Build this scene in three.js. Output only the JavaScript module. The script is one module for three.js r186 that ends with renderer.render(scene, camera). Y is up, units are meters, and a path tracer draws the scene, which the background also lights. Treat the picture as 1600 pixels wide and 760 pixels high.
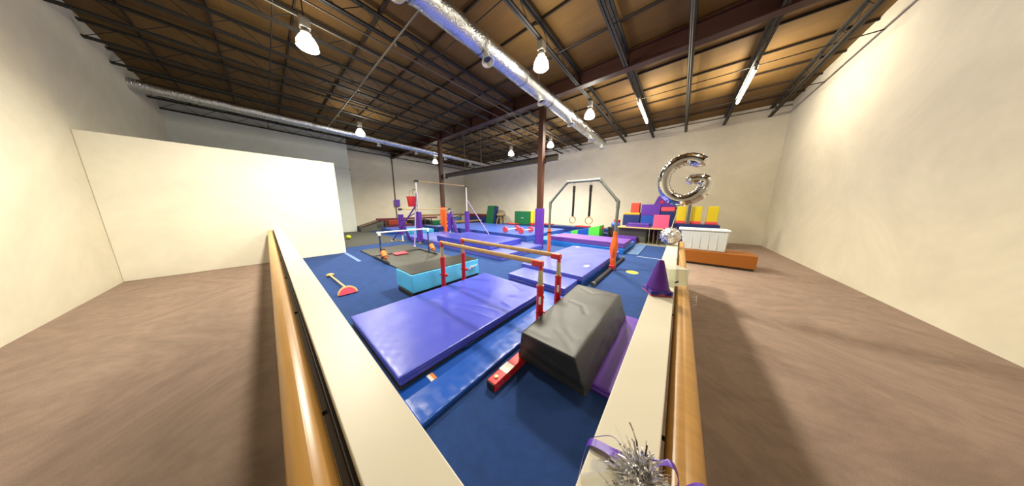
import * as THREE from 'three';
import { RoundedBoxGeometry } from 'three/addons/geometries/RoundedBoxGeometry.js';
import { mergeGeometries, mergeVertices } from 'three/addons/utils/BufferGeometryUtils.js';
import { ImprovedNoise } from 'three/addons/math/ImprovedNoise.js';
import { RectAreaLightUniformsLib } from 'three/addons/lights/RectAreaLightUniformsLib.js';

// ------------------------------------------------------------------ camera, background, exposure
const scene = new THREE.Scene();
scene.background = new THREE.Color(0x000000);
const camera = new THREE.PerspectiveCamera(2 * Math.atan(380 / 314) * 180 / Math.PI, 1600 / 760, 0.02, 100);
camera.rotation.order = 'YXZ';
camera.position.set(0, 1.65, 0);
camera.rotation.set(-10 * Math.PI / 180, 39.6 * Math.PI / 180, 0.3 * Math.PI / 180);
camera.updateMatrixWorld();
const renderer = new THREE.WebGLRenderer({ antialias: true });
renderer.toneMapping = THREE.LinearToneMapping;
renderer.toneMappingExposure = 1.4;
renderer.shadowMap.enabled = true;
RectAreaLightUniformsLib.init();
const LAMP_CANDELA = 100, LAMP_UPLIGHT = 3.5, TUBE_RADIANCE = 85;
const LAMP_COLOR = new THREE.Color().setRGB(1.0, 0.935, 0.78);

// ------------------------------------------------------------------ helpers
let seed = 7;
const rnd = () => { seed = (seed * 1664525 + 1013904223) >>> 0; return seed / 4294967296; };
const rr = (a, b) => a + (b - a) * rnd();
const V = (x, y, z) => new THREE.Vector3(x, y, z);
const noise = new ImprovedNoise();
const n3 = (x, y, z) => noise.noise(x, y, z);
const taken = {};
function numbered(name) { const k = taken[name] = (taken[name] ?? -1) + 1; return k ? `${name}_${String(k).padStart(3, '0')}` : name; }
function thing(name, label, category, [x, y, z] = [0, 0, 0], group) {
  const o = new THREE.Group(); o.name = numbered(name); o.position.set(x, y, z); scene.add(o);
  o.userData = { label, category }; if (group) o.userData.group = group; return o;
}
function structure(name, at = [0, 0, 0]) {
  const o = new THREE.Group(); o.name = numbered(name); o.position.set(...at); o.userData.kind = 'structure'; scene.add(o); return o;
}
function mesh(name, geo, mat, parent) {            // geometry in the parent's own axes
  const m = new THREE.Mesh(geo, mat); m.name = name; m.castShadow = m.receiveShadow = true; parent.add(m); return m;
}
function rootOf(o) { while (o.parent && o.parent !== scene) o = o.parent; return o; }
function part(name, geo, mat, parent, label) {     // geometry in world coordinates, parent chain unrotated
  const p = rootOf(parent).position; geo.translate(-p.x, -p.y, -p.z);
  const m = mesh(name, geo, mat, parent); if (label) m.userData.label = label; return m;
}
const one = (name, geo, mat, label, category, at, group) => {
  const m = new THREE.Mesh(geo, mat); m.name = numbered(name); m.castShadow = m.receiveShadow = true;
  geo.translate(-at[0], -at[1], -at[2]); m.position.set(...at); m.userData = { label, category }; if (group) m.userData.group = group; scene.add(m); return m;
};
const clean = g => { const c = g.index ? g.toNonIndexed() : g; for (const k of Object.keys(c.attributes)) if (!['position', 'normal', 'uv'].includes(k)) c.deleteAttribute(k); c.groups = []; c.clearGroups?.(); return c; };
const merge = list => mergeGeometries(list.map(clean));
function metreUV(g) { const p = g.attributes.position, n = g.attributes.normal, uv = new Float32Array(p.count * 2);
  for (let i = 0; i < p.count; i++) { const ax = Math.abs(n.getX(i)), ay = Math.abs(n.getY(i)), az = Math.abs(n.getZ(i));
    let u, v; if (ay >= ax && ay >= az) { u = p.getX(i); v = p.getZ(i); } else if (ax >= az) { u = p.getZ(i); v = p.getY(i); } else { u = p.getX(i); v = p.getY(i); }
    uv[2 * i] = u; uv[2 * i + 1] = v; }
  g.setAttribute('uv', new THREE.BufferAttribute(uv, 2)); return g; }
const box = (x0, x1, y0, y1, z0, z1) => { const g = new THREE.BoxGeometry(Math.abs(x1 - x0), Math.abs(y1 - y0), Math.abs(z1 - z0)); g.translate((x0 + x1) / 2, (y0 + y1) / 2, (z0 + z1) / 2); return metreUV(clean(g)); };
const rbox = (x0, x1, y0, y1, z0, z1, r = 0.01, s = 2) => { const w = Math.abs(x1 - x0), h = Math.abs(y1 - y0), d = Math.abs(z1 - z0);
  const g = new RoundedBoxGeometry(w, h, d, s, Math.min(r, w * .49, h * .49, d * .49)); g.translate((x0 + x1) / 2, (y0 + y1) / 2, (z0 + z1) / 2); return metreUV(clean(g)); };
function bar(a, b, r, r2 = r, seg = 12) { const d = b.clone().sub(a), L = d.length(); const g = new THREE.CylinderGeometry(r2, r, L, seg, 1); g.translate(0, L / 2, 0);
  g.applyQuaternion(new THREE.Quaternion().setFromUnitVectors(V(0, 1, 0), d.normalize())); g.translate(a.x, a.y, a.z); return clean(g); }
const tube = (pts, r, n = 24, seg = 8, closed = false, tension = .5) => clean(new THREE.TubeGeometry(new THREE.CatmullRomCurve3(pts, closed, 'catmullrom', tension), n, r, seg, closed));
function bentTube(pts, r, seg = 10) { const c = new THREE.CurvePath(); for (let i = 1; i < pts.length; i++) c.add(new THREE.LineCurve3(pts[i - 1], pts[i]));
  const l = []; for (let i = 1; i < pts.length; i++) l.push(bar(pts[i - 1], pts[i], r, r, seg)); for (let i = 1; i < pts.length - 1; i++) { const s = new THREE.SphereGeometry(r, seg, 8); s.translate(pts[i].x, pts[i].y, pts[i].z); l.push(clean(s)); } return merge(l); }
function ribbon(pts, w, t, wide = V(0, 1, 0), n = 40) {     // a strip of width w and thickness t swept along a curve
  const c = new THREE.CatmullRomCurve3(pts), P = [], I = [];
  for (let i = 0; i <= n; i++) { const p = c.getPointAt(i / n), tg = c.getTangentAt(i / n); const s = wide.clone().addScaledVector(tg, -wide.dot(tg)).normalize(), u = tg.clone().cross(s).normalize();
    for (const [a, b] of [[-1, -1], [1, -1], [1, 1], [-1, 1]]) P.push(...p.clone().addScaledVector(s, a * w / 2).addScaledVector(u, b * t / 2).toArray());
    if (i) for (let k = 0; k < 4; k++) { const a = (i - 1) * 4 + k, b = (i - 1) * 4 + (k + 1) % 4, cc = i * 4 + k, d = i * 4 + (k + 1) % 4; I.push(a, b, cc, b, d, cc); } }
  I.push(0, 2, 1, 0, 3, 2); const e = n * 4; I.push(e, e + 1, e + 2, e, e + 2, e + 3);
  let g = new THREE.BufferGeometry(); g.setAttribute('position', new THREE.Float32BufferAttribute(P, 3)); g.setIndex(I); g = g.toNonIndexed(); g.computeVertexNormals();
  g.setAttribute('uv', new THREE.Float32BufferAttribute(new Float32Array(g.attributes.position.count * 2), 2)); return g; }
// a stuffed block: rounded edges, subdivided so that the cover can sag and wrinkle; taper(x,y,z unit) may move its corners
function softBox(x0, x1, y0, y1, z0, z1, o = {}) {
  const w = x1 - x0, h = y1 - y0, d = z1 - z0, r = Math.min(o.r ?? .025, h * .48), step = o.step ?? .08;
  const axis = L => { const hl = L / 2, a = [-hl, -hl + r * .35, -hl + r]; const n = Math.max(1, Math.round((L - 2 * r) / step)); for (let i = 1; i < n; i++) a.push(-hl + r + (L - 2 * r) * i / n); a.push(hl - r, hl - r * .35, hl); return a; };
  const X = axis(w), Y = axis(h), Z = axis(d), P = [], I = [];
  const face = (A, B, f) => { const s = P.length / 3; for (const a of A) for (const b of B) P.push(...f(a, b)); for (let i = 0; i < A.length - 1; i++) for (let j = 0; j < B.length - 1; j++) { const k = s + i * B.length + j; I.push(k, k + 1, k + B.length, k + 1, k + B.length + 1, k + B.length); } };
  face(X, Z, (a, b) => [a, h / 2, b]); face(Z, X, (a, b) => [b, -h / 2, a]); face(Y, X, (a, b) => [b, a, d / 2].map((v, i) => v)); face(X, Y, (a, b) => [a, b, -d / 2]); face(Z, Y, (a, b) => [w / 2, b, a]); face(Y, Z, (a, b) => [-w / 2, a, b]);
  const q = V(0, 0, 0), p = V(0, 0, 0), lim = V(w / 2 - r, h / 2 - r, d / 2 - r), lo = lim.clone().negate();
  for (let i = 0; i < P.length; i += 3) { p.set(P[i], P[i + 1], P[i + 2]); q.copy(p).clamp(lo, lim); const dir = p.clone().sub(q); const L = dir.length(); if (L > 1e-9) p.copy(q).addScaledVector(dir, r / L);
    p.x = Math.round(p.x * 1e6) / 1e6; p.y = Math.round(p.y * 1e6) / 1e6; p.z = Math.round(p.z * 1e6) / 1e6; P[i] = p.x; P[i + 1] = p.y; P[i + 2] = p.z; }
  let g = new THREE.BufferGeometry(); g.setAttribute('position', new THREE.Float32BufferAttribute(P, 3)); g.setIndex(I); g = mergeVertices(g, 1e-5);
  const pos = g.attributes.position; const sx = (x0 + x1) / 2, sy = (y0 + y1) / 2, sz = (z0 + z1) / 2;
  for (let i = 0; i < pos.count; i++) { p.fromBufferAttribute(pos, i); const u = V(p.x / (w / 2), p.y / (h / 2), p.z / (d / 2)); p.add(V(sx, sy, sz)); if (o.shape) o.shape(p, u); pos.setXYZ(i, p.x, p.y, p.z); }
  g.computeVertexNormals(); const uv = new Float32Array(pos.count * 2); for (let i = 0; i < pos.count; i++) { uv[2 * i] = pos.getX(i) + pos.getY(i); uv[2 * i + 1] = pos.getZ(i) + pos.getY(i); }
  g.setAttribute('uv', new THREE.BufferAttribute(uv, 2)); return g; }
const edgeFade = u => Math.max(0, 1 - Math.max(Math.abs(u.x), Math.abs(u.z)) ** 6);
function ridgeHeight(x, z, lines, width) { let best = 0; for (const l of lines) for (let i = 1; i < l.length; i++) { const [ax, az] = l[i - 1], [bx, bz] = l[i]; const dx = bx - ax, dz = bz - az; let t = ((x - ax) * dx + (z - az) * dz) / (dx * dx + dz * dz); t = Math.min(1, Math.max(0, t)); const dd = Math.hypot(x - ax - dx * t, z - az - dz * t); best = Math.max(best, Math.exp(-((dd / width) ** 2))); } return best; }

// ------------------------------------------------------------------ textures
function dataTex(size, fn, color = false, rep = 1) { const a = new Uint8Array(size * size * 4); for (let j = 0; j < size; j++) for (let i = 0; i < size; i++) { const c = fn(i / size, j / size); const k = 4 * (j * size + i); for (let m = 0; m < 3; m++) a[k + m] = Math.max(0, Math.min(255, Math.round(255 * (Array.isArray(c) ? c[m] : c)))); a[k + 3] = 255; }
  const t = new THREE.DataTexture(a, size, size); t.wrapS = t.wrapT = THREE.RepeatWrapping; t.magFilter = THREE.LinearFilter; t.minFilter = THREE.LinearFilter; if (color) t.colorSpace = THREE.SRGBColorSpace; t.repeat.set(rep, rep); t.needsUpdate = true; return t; }
const tile = (u, v, f, s) => { const a = 2 * Math.PI * u, b = 2 * Math.PI * v; return n3(Math.cos(a) * f + s, Math.sin(a) * f + Math.cos(b) * f * 1.31, Math.sin(b) * f + s * 1.7); };
const vinylBump = dataTex(256, (u, v) => .5 + .22 * tile(u, v, 9, 3) + .14 * tile(u, v, 22, 9), false, 6);
const carpetBump = dataTex(256, () => rnd(), false, 5);
const carpetTone = dataTex(512, (u, v) => { const k = .94 + .07 * tile(u, v, 2.2, 4) + .06 * tile(u, v, 7, 8) + .05 * (rnd() - .5); return [k, k, k]; }, true, .32);
const wallTone = dataTex(512, (u, v) => { const k = .965 + .025 * tile(u, v, 1.5, 14) + .015 * tile(u, v, 5, 2); return [k, k * .995, k * .985]; }, true, .2);
const wallBump = dataTex(256, (u, v) => .5 + .3 * tile(u, v, 12, 6) + .1 * (rnd() - .5), false, 1.5);
const plyTone = dataTex(512, (u, v) => { const s = .9 + .05 * tile(u, v, 1.2, 5) + .05 * tile((u * .5) % 1, (v * 3) % 1, 2.2, 7) + .05 * n3(u * 3, v * 90, 4) + .03 * (rnd() - .5); return [s, s * .98, s * .94]; }, true, .7);
const woodTone = dataTex(256, (u, v) => { const s = .93 + .04 * n3(u * 4, v * 60, 2) + .04 * n3(u * 2, v * 18, 6); return [s, s * .98, s * .94]; }, true, 1);
const foilBump = dataTex(256, (u, v) => .5 + .3 * tile(u, v, 4, 2) + .3 * Math.abs(tile(u, v, 8, 5)), false, 2);
function printTex(w, h, draw) { const c = document.createElement('canvas'); c.width = w; c.height = h; const x = c.getContext('2d'); draw(x, w, h); const t = new THREE.CanvasTexture(c); t.colorSpace = THREE.SRGBColorSpace; return t; }

// ------------------------------------------------------------------ materials
const S = (hex, o = {}) => new THREE.MeshStandardMaterial({ color: hex, roughness: .6, ...o });
const vinyl = (hex, rough = .34, o = {}) => new THREE.MeshPhysicalMaterial({ color: hex, roughness: rough, bumpMap: vinylBump, bumpScale: .0012, ...o });
const M = {
  carpet: S(0x173f7e, { roughness: .95, map: carpetTone, bumpMap: carpetBump, bumpScale: .004 }),
  greyCarpet: S(0x4c4d47, { roughness: .95, map: carpetTone, bumpMap: carpetBump, bumpScale: .004 }),
  paleCarpet: S(0x8b8878, { roughness: .95, map: carpetTone, bumpMap: carpetBump, bumpScale: .004 }),
  lobbyFloor: S(0x9c8474, { roughness: .8, map: carpetTone, bumpMap: carpetBump, bumpScale: .003 }),
  wall: S(0xdcd6c3, { roughness: .85, map: wallTone, bumpMap: wallBump, bumpScale: .003 }),
  wallCool: S(0xd9dfda, { roughness: .8, map: wallTone, bumpMap: wallBump, bumpScale: .002 }),
  partition: S(0xeeebdd, { roughness: .75, map: wallTone, bumpMap: wallBump, bumpScale: .002 }),
  capWhite: S(0xe1dac6, { roughness: .42, map: wallTone }),
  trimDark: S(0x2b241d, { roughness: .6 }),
  girder: S(0x3c1c14, { roughness: .55 }), column: S(0x4a2a1c, { roughness: .4 }), beamGrey: S(0x3a342d, { roughness: .6 }),
  joist: S(0x231f19, { roughness: .65 }), subpurlin: S(0x2c1e11, { roughness: .8 }),
  pipe: S(0x6a6458, { roughness: .5, metalness: .2 }), pipeDark: S(0x3c3a36, { roughness: .5, metalness: .3 }),
  ply: [0x765823, 0x6d4f1e, 0x7c5e28, 0x664a1b].map(c => S(c, { roughness: .8, map: plyTone })),
  duct: S(0xc9cdd2, { roughness: .24, metalness: 1, bumpMap: foilBump, bumpScale: .014 }), ductSeam: S(0xb8bcc0, { roughness: .35, metalness: 1 }),
  nozzle: S(0xc6c8c4, { roughness: .4, metalness: .5 }), nozzleIn: S(0x4c4d4e, { roughness: .6, metalness: .4 }),
  purpleBlue: vinyl(0x434cb4, .3), royal: vinyl(0x1d4ea8, .25), navy: vinyl(0x172a66, .4), lavender: vinyl(0x565fc0, .3), sky: vinyl(0x1f6fc4, .35),
  purple: vinyl(0x5a2f9a, .4), black: vinyl(0x22211b, .45), blackDeep: S(0x14130f, { roughness: .7 }), cyan: vinyl(0x58c8fc, .42), cyanBright: vinyl(0x3fb2dc, .45),
  charcoal: vinyl(0x3d3e37, .5), orange: vinyl(0xe8641c, .45), red: vinyl(0xc8202c, .45), green: vinyl(0x12633a, .45), lime: vinyl(0x4fc43c, .5), yellow: vinyl(0xd8c21c, .5), gold: vinyl(0xe0a828, .5), pink: vinyl(0xe2557f, .5), maroon: vinyl(0x5c1a26, .6), plum: vinyl(0x6a449c, .35), rust: vinyl(0x96361a, .6), slateBlue: vinyl(0x3c58ae, .32), grey: vinyl(0x55554e, .6), greyBlue: vinyl(0x53709a, .55), tomato: vinyl(0xd8442c, .45), coral: vinyl(0xdf4a58, .5),
  redPaint: S(0xc41e22, { roughness: .35 }), whitePaint: S(0xe9e8e6, { roughness: .3 }), bluePaint: S(0x1b3470, { roughness: .4 }), orangeBag: vinyl(0xe2742c, .55), lavenderPaint: S(0x9a86c8, { roughness: .4 }), purplePaint: S(0x5c3494, { roughness: .45 }),
  steel: S(0xa9aca8, { roughness: .32, metalness: .9 }), galv: S(0x70756b, { roughness: .55, metalness: .3 }), darkSteel: S(0x3c3d3e, { roughness: .45, metalness: .6 }), brass: S(0xb4a878, { roughness: .4, metalness: .6 }),
  railWood: S(0xcb9b54, { roughness: .3, map: woodTone }), barWood: S(0xc8a468, { roughness: .5, map: woodTone }), paleWood: S(0xd9bc84, { roughness: .6, map: woodTone }), suede: S(0x7a5638, { roughness: .95 }), tanSuede: S(0xb08a4c, { roughness: .9 }), benchWood: S(0xb06a20, { roughness: .5, map: woodTone }),
  strap: S(0x14130f, { roughness: .8 }), sticker: S(0xdcd9cf, { roughness: .5 }), stickerOrange: S(0xd88430, { roughness: .5 }), tape: S(0x5f7fc4, { roughness: .7 }), tapePale: S(0x9fb0c8, { roughness: .7 }), spot: S(0xdede3a, { roughness: .6 }),
  foil: S(0xdcdcdc, { roughness: .1, metalness: 1 }), tinsel: S(0xe6e6e8, { roughness: .17, metalness: 1 }), ribbonPurple: new THREE.MeshPhysicalMaterial({ color: 0x5c2fae, roughness: .3 }), ribbonWhite: S(0xe8dfd2, { roughness: .35 }),
  cone: new THREE.MeshPhysicalMaterial({ color: 0x5a1f9c, roughness: .42 }), coneBlue: S(0x3a3fb4, { roughness: .45 }), conePink: S(0xc85a78, { roughness: .45 }),
  frosted: new THREE.MeshPhysicalMaterial({ color: 0xe9ecdf, roughness: .45, transmission: .75, thickness: 0 }), cello: new THREE.MeshPhysicalMaterial({ color: 0xf2f2ec, roughness: .25, transmission: .85, thickness: 0 }),
  bin: S(0xdfe9ea, { roughness: .4 }), redPlastic: S(0xc42a30, { roughness: .35 }), blueBall: S(0x3f63c8, { roughness: .4 }), tennis: S(0xb9c832, { roughness: .9 }), wicker: S(0x8c7a58, { roughness: .8 }), pinkBlade: S(0xd0405c, { roughness: .4 }),
  lampGlow: new THREE.MeshStandardMaterial({ color: 0xfff4e0, emissive: LAMP_COLOR, emissiveIntensity: 9, roughness: .4 }), tubeGlow: new THREE.MeshStandardMaterial({ color: 0xfff4e0, emissive: new THREE.Color().setRGB(1, .9, .74), emissiveIntensity: 9, roughness: .4 }), lampMetal: S(0xb5b2a8, { roughness: .4, metalness: .7 }),
};

// ------------------------------------------------------------------ the setting
const XW = -18.5, XE = 3.0, ZN = -14.2, ZS = 2.2, DECK = 5.97;
{ // floor and its coverings
  const f = structure('floor', [0, 0, 0]);
  part('carpet_floor', box(XW - .2, -.06, -.12, 0, ZN - .2, -.14), M.carpet, f);
  part('lobby_floor', merge([box(-.06, XE + .2, -.12, 0, ZN - .2, ZS + .2), box(XW - .2, -.06, -.12, 0, -.14, ZS + .2)]), M.lobbyFloor, f);
  part('grey_carpet', box(-16.7, -10.35, 0, .006, -4.2, 2.1), M.greyCarpet, f);
  part('pale_carpet', box(-2.6, -.06, 0, .006, ZN, -10.75), M.paleCarpet, f);
  part('floor_tape', box(-9.15, -7.4, 0, .004, -1.67, -1.58), M.tape, f);
  part('floor_tape', box(-1.0, -.2, 0, .004, -8.05, -8.0), M.tapePale, f);
}
{ const w = structure('wall_north'); part('wall_face', box(XW - .2, XE + .2, 0, DECK + .1, ZN - .2, ZN), M.wall, w);
  part('wall_conduit', bar(V(-17, 5.83, ZN + .03), V(XE, 5.83, ZN + .03), .022, .022, 8), M.pipe, w); }
{ const w = structure('wall_west'); part('wall_face', box(XW - .2, XW, 0, DECK + .1, ZN, ZS), M.wall, w);
  part('downpipe', bar(V(XW + .05, 0, -7.0), V(XW + .05, 5.5, -7.0), .04, .04, 8), M.pipe, w); }
{ const w = structure('wall_east'); part('wall_face', box(XE, XE + .2, 0, DECK + .1, ZN, ZS), M.wall, w); }
{ const w = structure('wall_south'); part('wall_face', box(XW - .2, XE + .2, 0, DECK + .1, ZS, ZS + .2), M.wall, w); }
{ const w = structure('wall_office'); part('wall_face', box(XW, -16.7, 0, DECK, -3.75, ZS), M.wallCool, w); part('ledge', box(-16.7, -16.64, 3.98, 4.04, -3.79, ZS), M.wallCool, w); part('ledge', box(XW, -16.64, 3.98, 4.04, -3.79, -3.75), M.wallCool, w); }
{ const w = structure('wall_partition'); part('wall_face', rbox(-9.36, -9.2, 0, 3.1, -1.66, ZS, .012, 1), M.partition, w); }
{ // low walls around the gym floor, with white caps
  const w = structure('wall_low');
  part('wall_face', box(-.1, .012, 0, .965, -5.6, -.07), M.partition, w);
  part('wall_face', box(-9.2, -.1, 0, .965, -.2, -.07), M.partition, w);
  part('cap_board', rbox(-.118, .033, .965, 1.0, -5.62, -.06, .004, 2), M.capWhite, w);
  part('cap_board', rbox(-9.2, -.118, .965, 1.0, -.215, -.06, .004, 2), M.capWhite, w);
  part('shade_gap_board', box(.012, .03, .55, .962, -5.55, -.05), M.trimDark, w, 'dark board standing for the shaded gap under the cap');  // dark colour stands in for the shade between cap and handrail
  part('shade_gap_board', box(-9.19, .03, .55, .962, -.07, -.05), M.trimDark, w, 'dark board standing for the shaded gap under the cap');
}
{ // ceiling: plywood deck, subpurlins, open-web joists, girder
  const c = structure('ceiling');
  const xs = []; for (let x = 3.83; x > XW - 1.4; x -= 1.36) xs.push(x);
  const zs = []; for (let z = ZS + .5; z > ZN - 1.2; z -= 1.22) zs.push(z);
  const pg = new THREE.BoxGeometry(1.352, .02, 1.212);
  const pgs = [0, 1, 2].map(k => { const g = clean(pg.clone()); metreUV(g); const uv = g.attributes.uv; for (let i = 0; i < uv.count; i++) uv.setXY(i, uv.getX(i) * .35 + k * .31, uv.getY(i) + k * .43); return g; });
  for (const x of xs) for (const z of zs) { const m = mesh('plywood_panel', pgs[Math.floor(rnd() * 3)], M.ply[Math.floor(rnd() * 4)], c); m.position.set(x - .68, DECK + .01 + rr(0, .004), z - .61); }
  part('roof_backing', box(XW - .4, XE + .4, DECK + .03, DECK + .1, ZN - .3, ZS + .3), M.subpurlin, c);
  const sg = box(-11, 11, -.03, .03, -.016, .016);
  for (let z = ZS + .5 - .61 * 2; z > ZN; z -= 1.22) { const m = mesh('subpurlin', sg, M.subpurlin, c); m.position.set((XW + XE) / 2, DECK - .03, z); m.scale.x = (XE - XW) / 22; }
  const joistGeo = (z0, z1) => { const top = merge([box(-.055, -.008, 5.84, 5.88, z0, z1), box(.008, .055, 5.84, 5.88, z0, z1)]), bot = merge([box(-.055, -.008, 5.5, 5.54, z0, z1), box(.008, .055, 5.5, 5.54, z0, z1)]); const l = []; const n = Math.round(Math.abs(z1 - z0) / .9), s = (z1 - z0) / n;
    for (let i = 0; i < n; i++) { const a = z0 + i * s; l.push(bar(V(0, 5.52, a), V(0, 5.86, a + s / 2), .008, .008, 5), bar(V(0, 5.86, a + s / 2), V(0, 5.52, a + s), .008, .008, 5)); } return [top, bot, merge(l)]; };
  const spans = [joistGeo(ZN, -7.11), joistGeo(-6.89, ZS)];
  for (let x = 2.47; x > XW + .3; x -= 1.36) for (const [t, b, w] of spans) { const j = new THREE.Group(); j.name = 'steel_joist'; c.add(j); j.position.x = x - .01; mesh('top_chord', t, M.joist, j); mesh('bottom_chord', b, M.joist, j); mesh('web', w, M.joist, j); }
  for (const z of [-3.4, -5.3, -9.2, -11.6, -.6]) part('bridging_rod', bar(V(XW, 5.56, z), V(XE, 5.56, z), .012, .012, 6), M.joist, c);
  const gd = new THREE.Group(); gd.name = 'girder'; c.add(gd);
  part('web_plate', box(XW, XE, 5.5, 5.9, -7.02, -6.98), M.girder, gd); part('flange', box(XW, XE, 5.48, 5.51, -7.11, -6.89), M.girder, gd); part('flange', box(XW, XE, 5.885, 5.915, -7.11, -6.89), M.girder, gd);
  for (let x = 2.46; x > XW; x -= 1.36) part('stiffener', box(x - .006, x + .006, 5.51, 5.885, -7.09, -6.91), M.girder, gd);
}
{ const t = structure('trim_pipe'); part('sprinkler_pipe', bar(V(-15, 5.42, -2.4), V(XE, 5.42, -2.4), .02, .02, 8), M.pipe, t);
  for (const [x, m] of [[-5.85, M.pipe], [-6.4, M.pipe]]) part('sprinkler_pipe', bar(V(x, 5.44, ZN + .3), V(x, 5.44, ZS), .016, .016, 8), m, t);
  part('sprinkler_pipe', bar(V(-.265, 5.44, ZN + .25), V(-.265, 5.44, ZS), .032, .032, 8), M.pipeDark, t);
  for (let x = -14.2; x < 2; x += 2.9) part('sprinkler_head', merge([bar(V(x, 5.42, -2.4), V(x, 5.32, -2.4), .012, .012, 6), bar(V(x, 5.33, -2.4), V(x, 5.325, -2.4), .03, .03, 10)]), M.brass, t); }
function column(x, z, name) { const c = structure(name, [x, 0, z]); part('column_shaft', rbox(x - .1, x + .1, 0, 5.48, z - .1, z + .1, .012, 2), M.column, c); part('column_base', rbox(x - .15, x + .15, 0, .025, z - .15, z + .15, .004, 1), M.column, c); part('column_cap', rbox(x - .16, x + .16, 5.44, 5.48, z - .16, z + .16, .004, 1), M.column, c); return c; }
column(-4.35, -7.0, 'trim_column'); column(-11.35, -7.0, 'trim_column');
{ const b = structure('trim_beam'); part('beam_web', box(-11.2, -3.72, 3.44, 3.62, -7.21, -7.19), M.beamGrey, b); for (const y of [3.43, 3.62]) part('beam_flange', box(-11.2, -3.72, y - .01, y + .01, -7.28, -7.12), M.beamGrey, b);
  for (const x of [-9.3, -8.0]) part('hanger_rod', bar(V(x, 3.6, -7.2), V(x, 5.5, -7.2), .012, .012, 6), M.pipe, b); for (const x of [-4.35, -11.1]) part('bracket', box(x - .08, x + .08, 3.36, 3.43, -7.24, -7.1), M.beamGrey, b); }

// ------------------------------------------------------------------ ducts
function duct(x, y, r, z0, z1, label, noz, side) {
  const t = thing('spiral_duct', label, 'air duct', [x, y, (z0 + z1) / 2]);
  const prof = []; const L = z1 - z0, n = Math.round(L / .05); for (let i = 0; i <= n; i++) prof.push(new THREE.Vector2(r + .0025 * Math.sin(i * 1.9), L * i / n)); prof.push(new THREE.Vector2(r * .2, L)); prof.push(new THREE.Vector2(.001, L));
  const g = new THREE.LatheGeometry(prof, 40); g.rotateX(-Math.PI / 2); { const uv = g.attributes.uv; for (let i = 0; i < uv.count; i++) uv.setXY(i, uv.getX(i) * 1.0, uv.getY(i) * L * .7); } g.translate(x, y, z1); part('duct_shell', clean(g), M.duct, t);
  for (let z = z1 - 1.2; z > z0; z -= 1.45) part('duct_collar', (() => { const c = new THREE.CylinderGeometry(r + .012, r + .012, .05, 40, 1, true); c.rotateX(Math.PI / 2); c.translate(x, y, z); return clean(c); })(), M.ductSeam, t);
  for (let z = z1 - 2; z > z0 + .5; z -= 2.9) part('hanger_wire', merge([bar(V(x, y + r, z), V(x, 5.95, z), .006, .006, 5)]), M.pipe, t);
  for (const z of noz) { const a = side, d = V(Math.sin(a), -Math.cos(a), 0), p = V(x, y, z);
    const P = [[.075, 0], [.075, .1], [.085, .12], [.13, .17], [.135, .185], [.118, .185], [.07, .12], [.05, .1]].map(([q, h]) => new THREE.Vector2(q * r / .2, h * r / .2));
    const lg = new THREE.LatheGeometry(P, 24); const q = new THREE.Quaternion().setFromUnitVectors(V(0, 1, 0), d); lg.applyQuaternion(q); const s = p.clone().addScaledVector(d, r * .95); lg.translate(s.x, s.y, s.z); const nz = part('nozzle', clean(lg), M.nozzle, t);
    const dk = new THREE.CylinderGeometry(.065 * r / .2, .065 * r / .2, .01, 20); dk.applyQuaternion(q); const s2 = p.clone().addScaledVector(d, r * .95 + .12 * r / .2); dk.translate(s2.x, s2.y, s2.z); part('nozzle_core', clean(dk), M.nozzleIn, nz); }
  return t; }
duct(-3.65, 5.05, .2, -11.95, ZS, 'large silver spiral duct overhead with round nozzles', [-1.6, -3.42, -5.6, -7.65, -9.85, -11.6], .35);
duct(-13.5, 5.34, .17, -13.0, ZS, 'thinner far silver duct near the beige left wall', [-4.5, -6.6, -8.7, -10.95], .2);

// ------------------------------------------------------------------ lamps
function highBay(x, y, z, label) {
  const t = thing('high_bay_lamp', label, 'ceiling lamp', [x, y, z], 'high bay lamps');
  const l = (pts, n = 24) => clean(new THREE.LatheGeometry(pts.map(([a, b]) => new THREE.Vector2(a, b)), n));
  mesh('refractor', l([[.001, -.13], [.1, -.125], [.16, -.1], [.18, -.07], [.165, .02], [.12, .11], [.08, .15], [.001, .151]]), M.lampGlow, t);
  mesh('guard_ring', (() => { const g = new THREE.TorusGeometry(.183, .008, 6, 30); g.rotateX(Math.PI / 2); g.translate(0, -.075, 0); return clean(g); })(), M.lampMetal, t);
  mesh('socket_cup', l([[.04, .16], [.085, .165], [.085, .2], [.05, .26], [.001, .262]]), M.lampMetal, t);
  mesh('ballast_housing', (() => { const g = new RoundedBoxGeometry(.15, .2, .17, 2, .02); g.translate(0, .36, 0); return clean(g); })(), M.lampMetal, t);
  mesh('suspension_hook', bar(V(0, .46, 0), V(0, (x > -3 ? 5.51 : DECK + .005) - y, 0), .01, .01, 8), M.joist, t);
  const p = new THREE.PointLight(LAMP_COLOR, LAMP_UPLIGHT); p.castShadow = true; p.shadow.radius = 9; p.position.set(0, -.02, 0); p.name = 'lamp_light'; t.add(p);
  const s = new THREE.SpotLight(LAMP_COLOR, LAMP_CANDELA, 0, 80 * Math.PI / 180, 1); s.castShadow = true; s.shadow.radius = 12; s.position.set(0, -.15, 0); s.target.position.set(0, -2, 0); s.name = 'lamp_downlight'; t.add(s, s.target); }
highBay(-2.94, 5.0, -4.6, 'high bay lamp nearest the camera, above the big silver duct');
highBay(-2.97, 5.0, -8.0, 'high bay lamp just beyond the brown girder, beside the duct end');
highBay(-5.85, 5.0, -10.3, 'high bay lamp just right of the purple-padded brown column');
highBay(-8.63, 5.0, -10.3, 'high bay lamp over the long dark beam, mid back wall');
highBay(-14.57, 5.0, -8.54, 'small far high bay lamp beside the orange-padded column');
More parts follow.
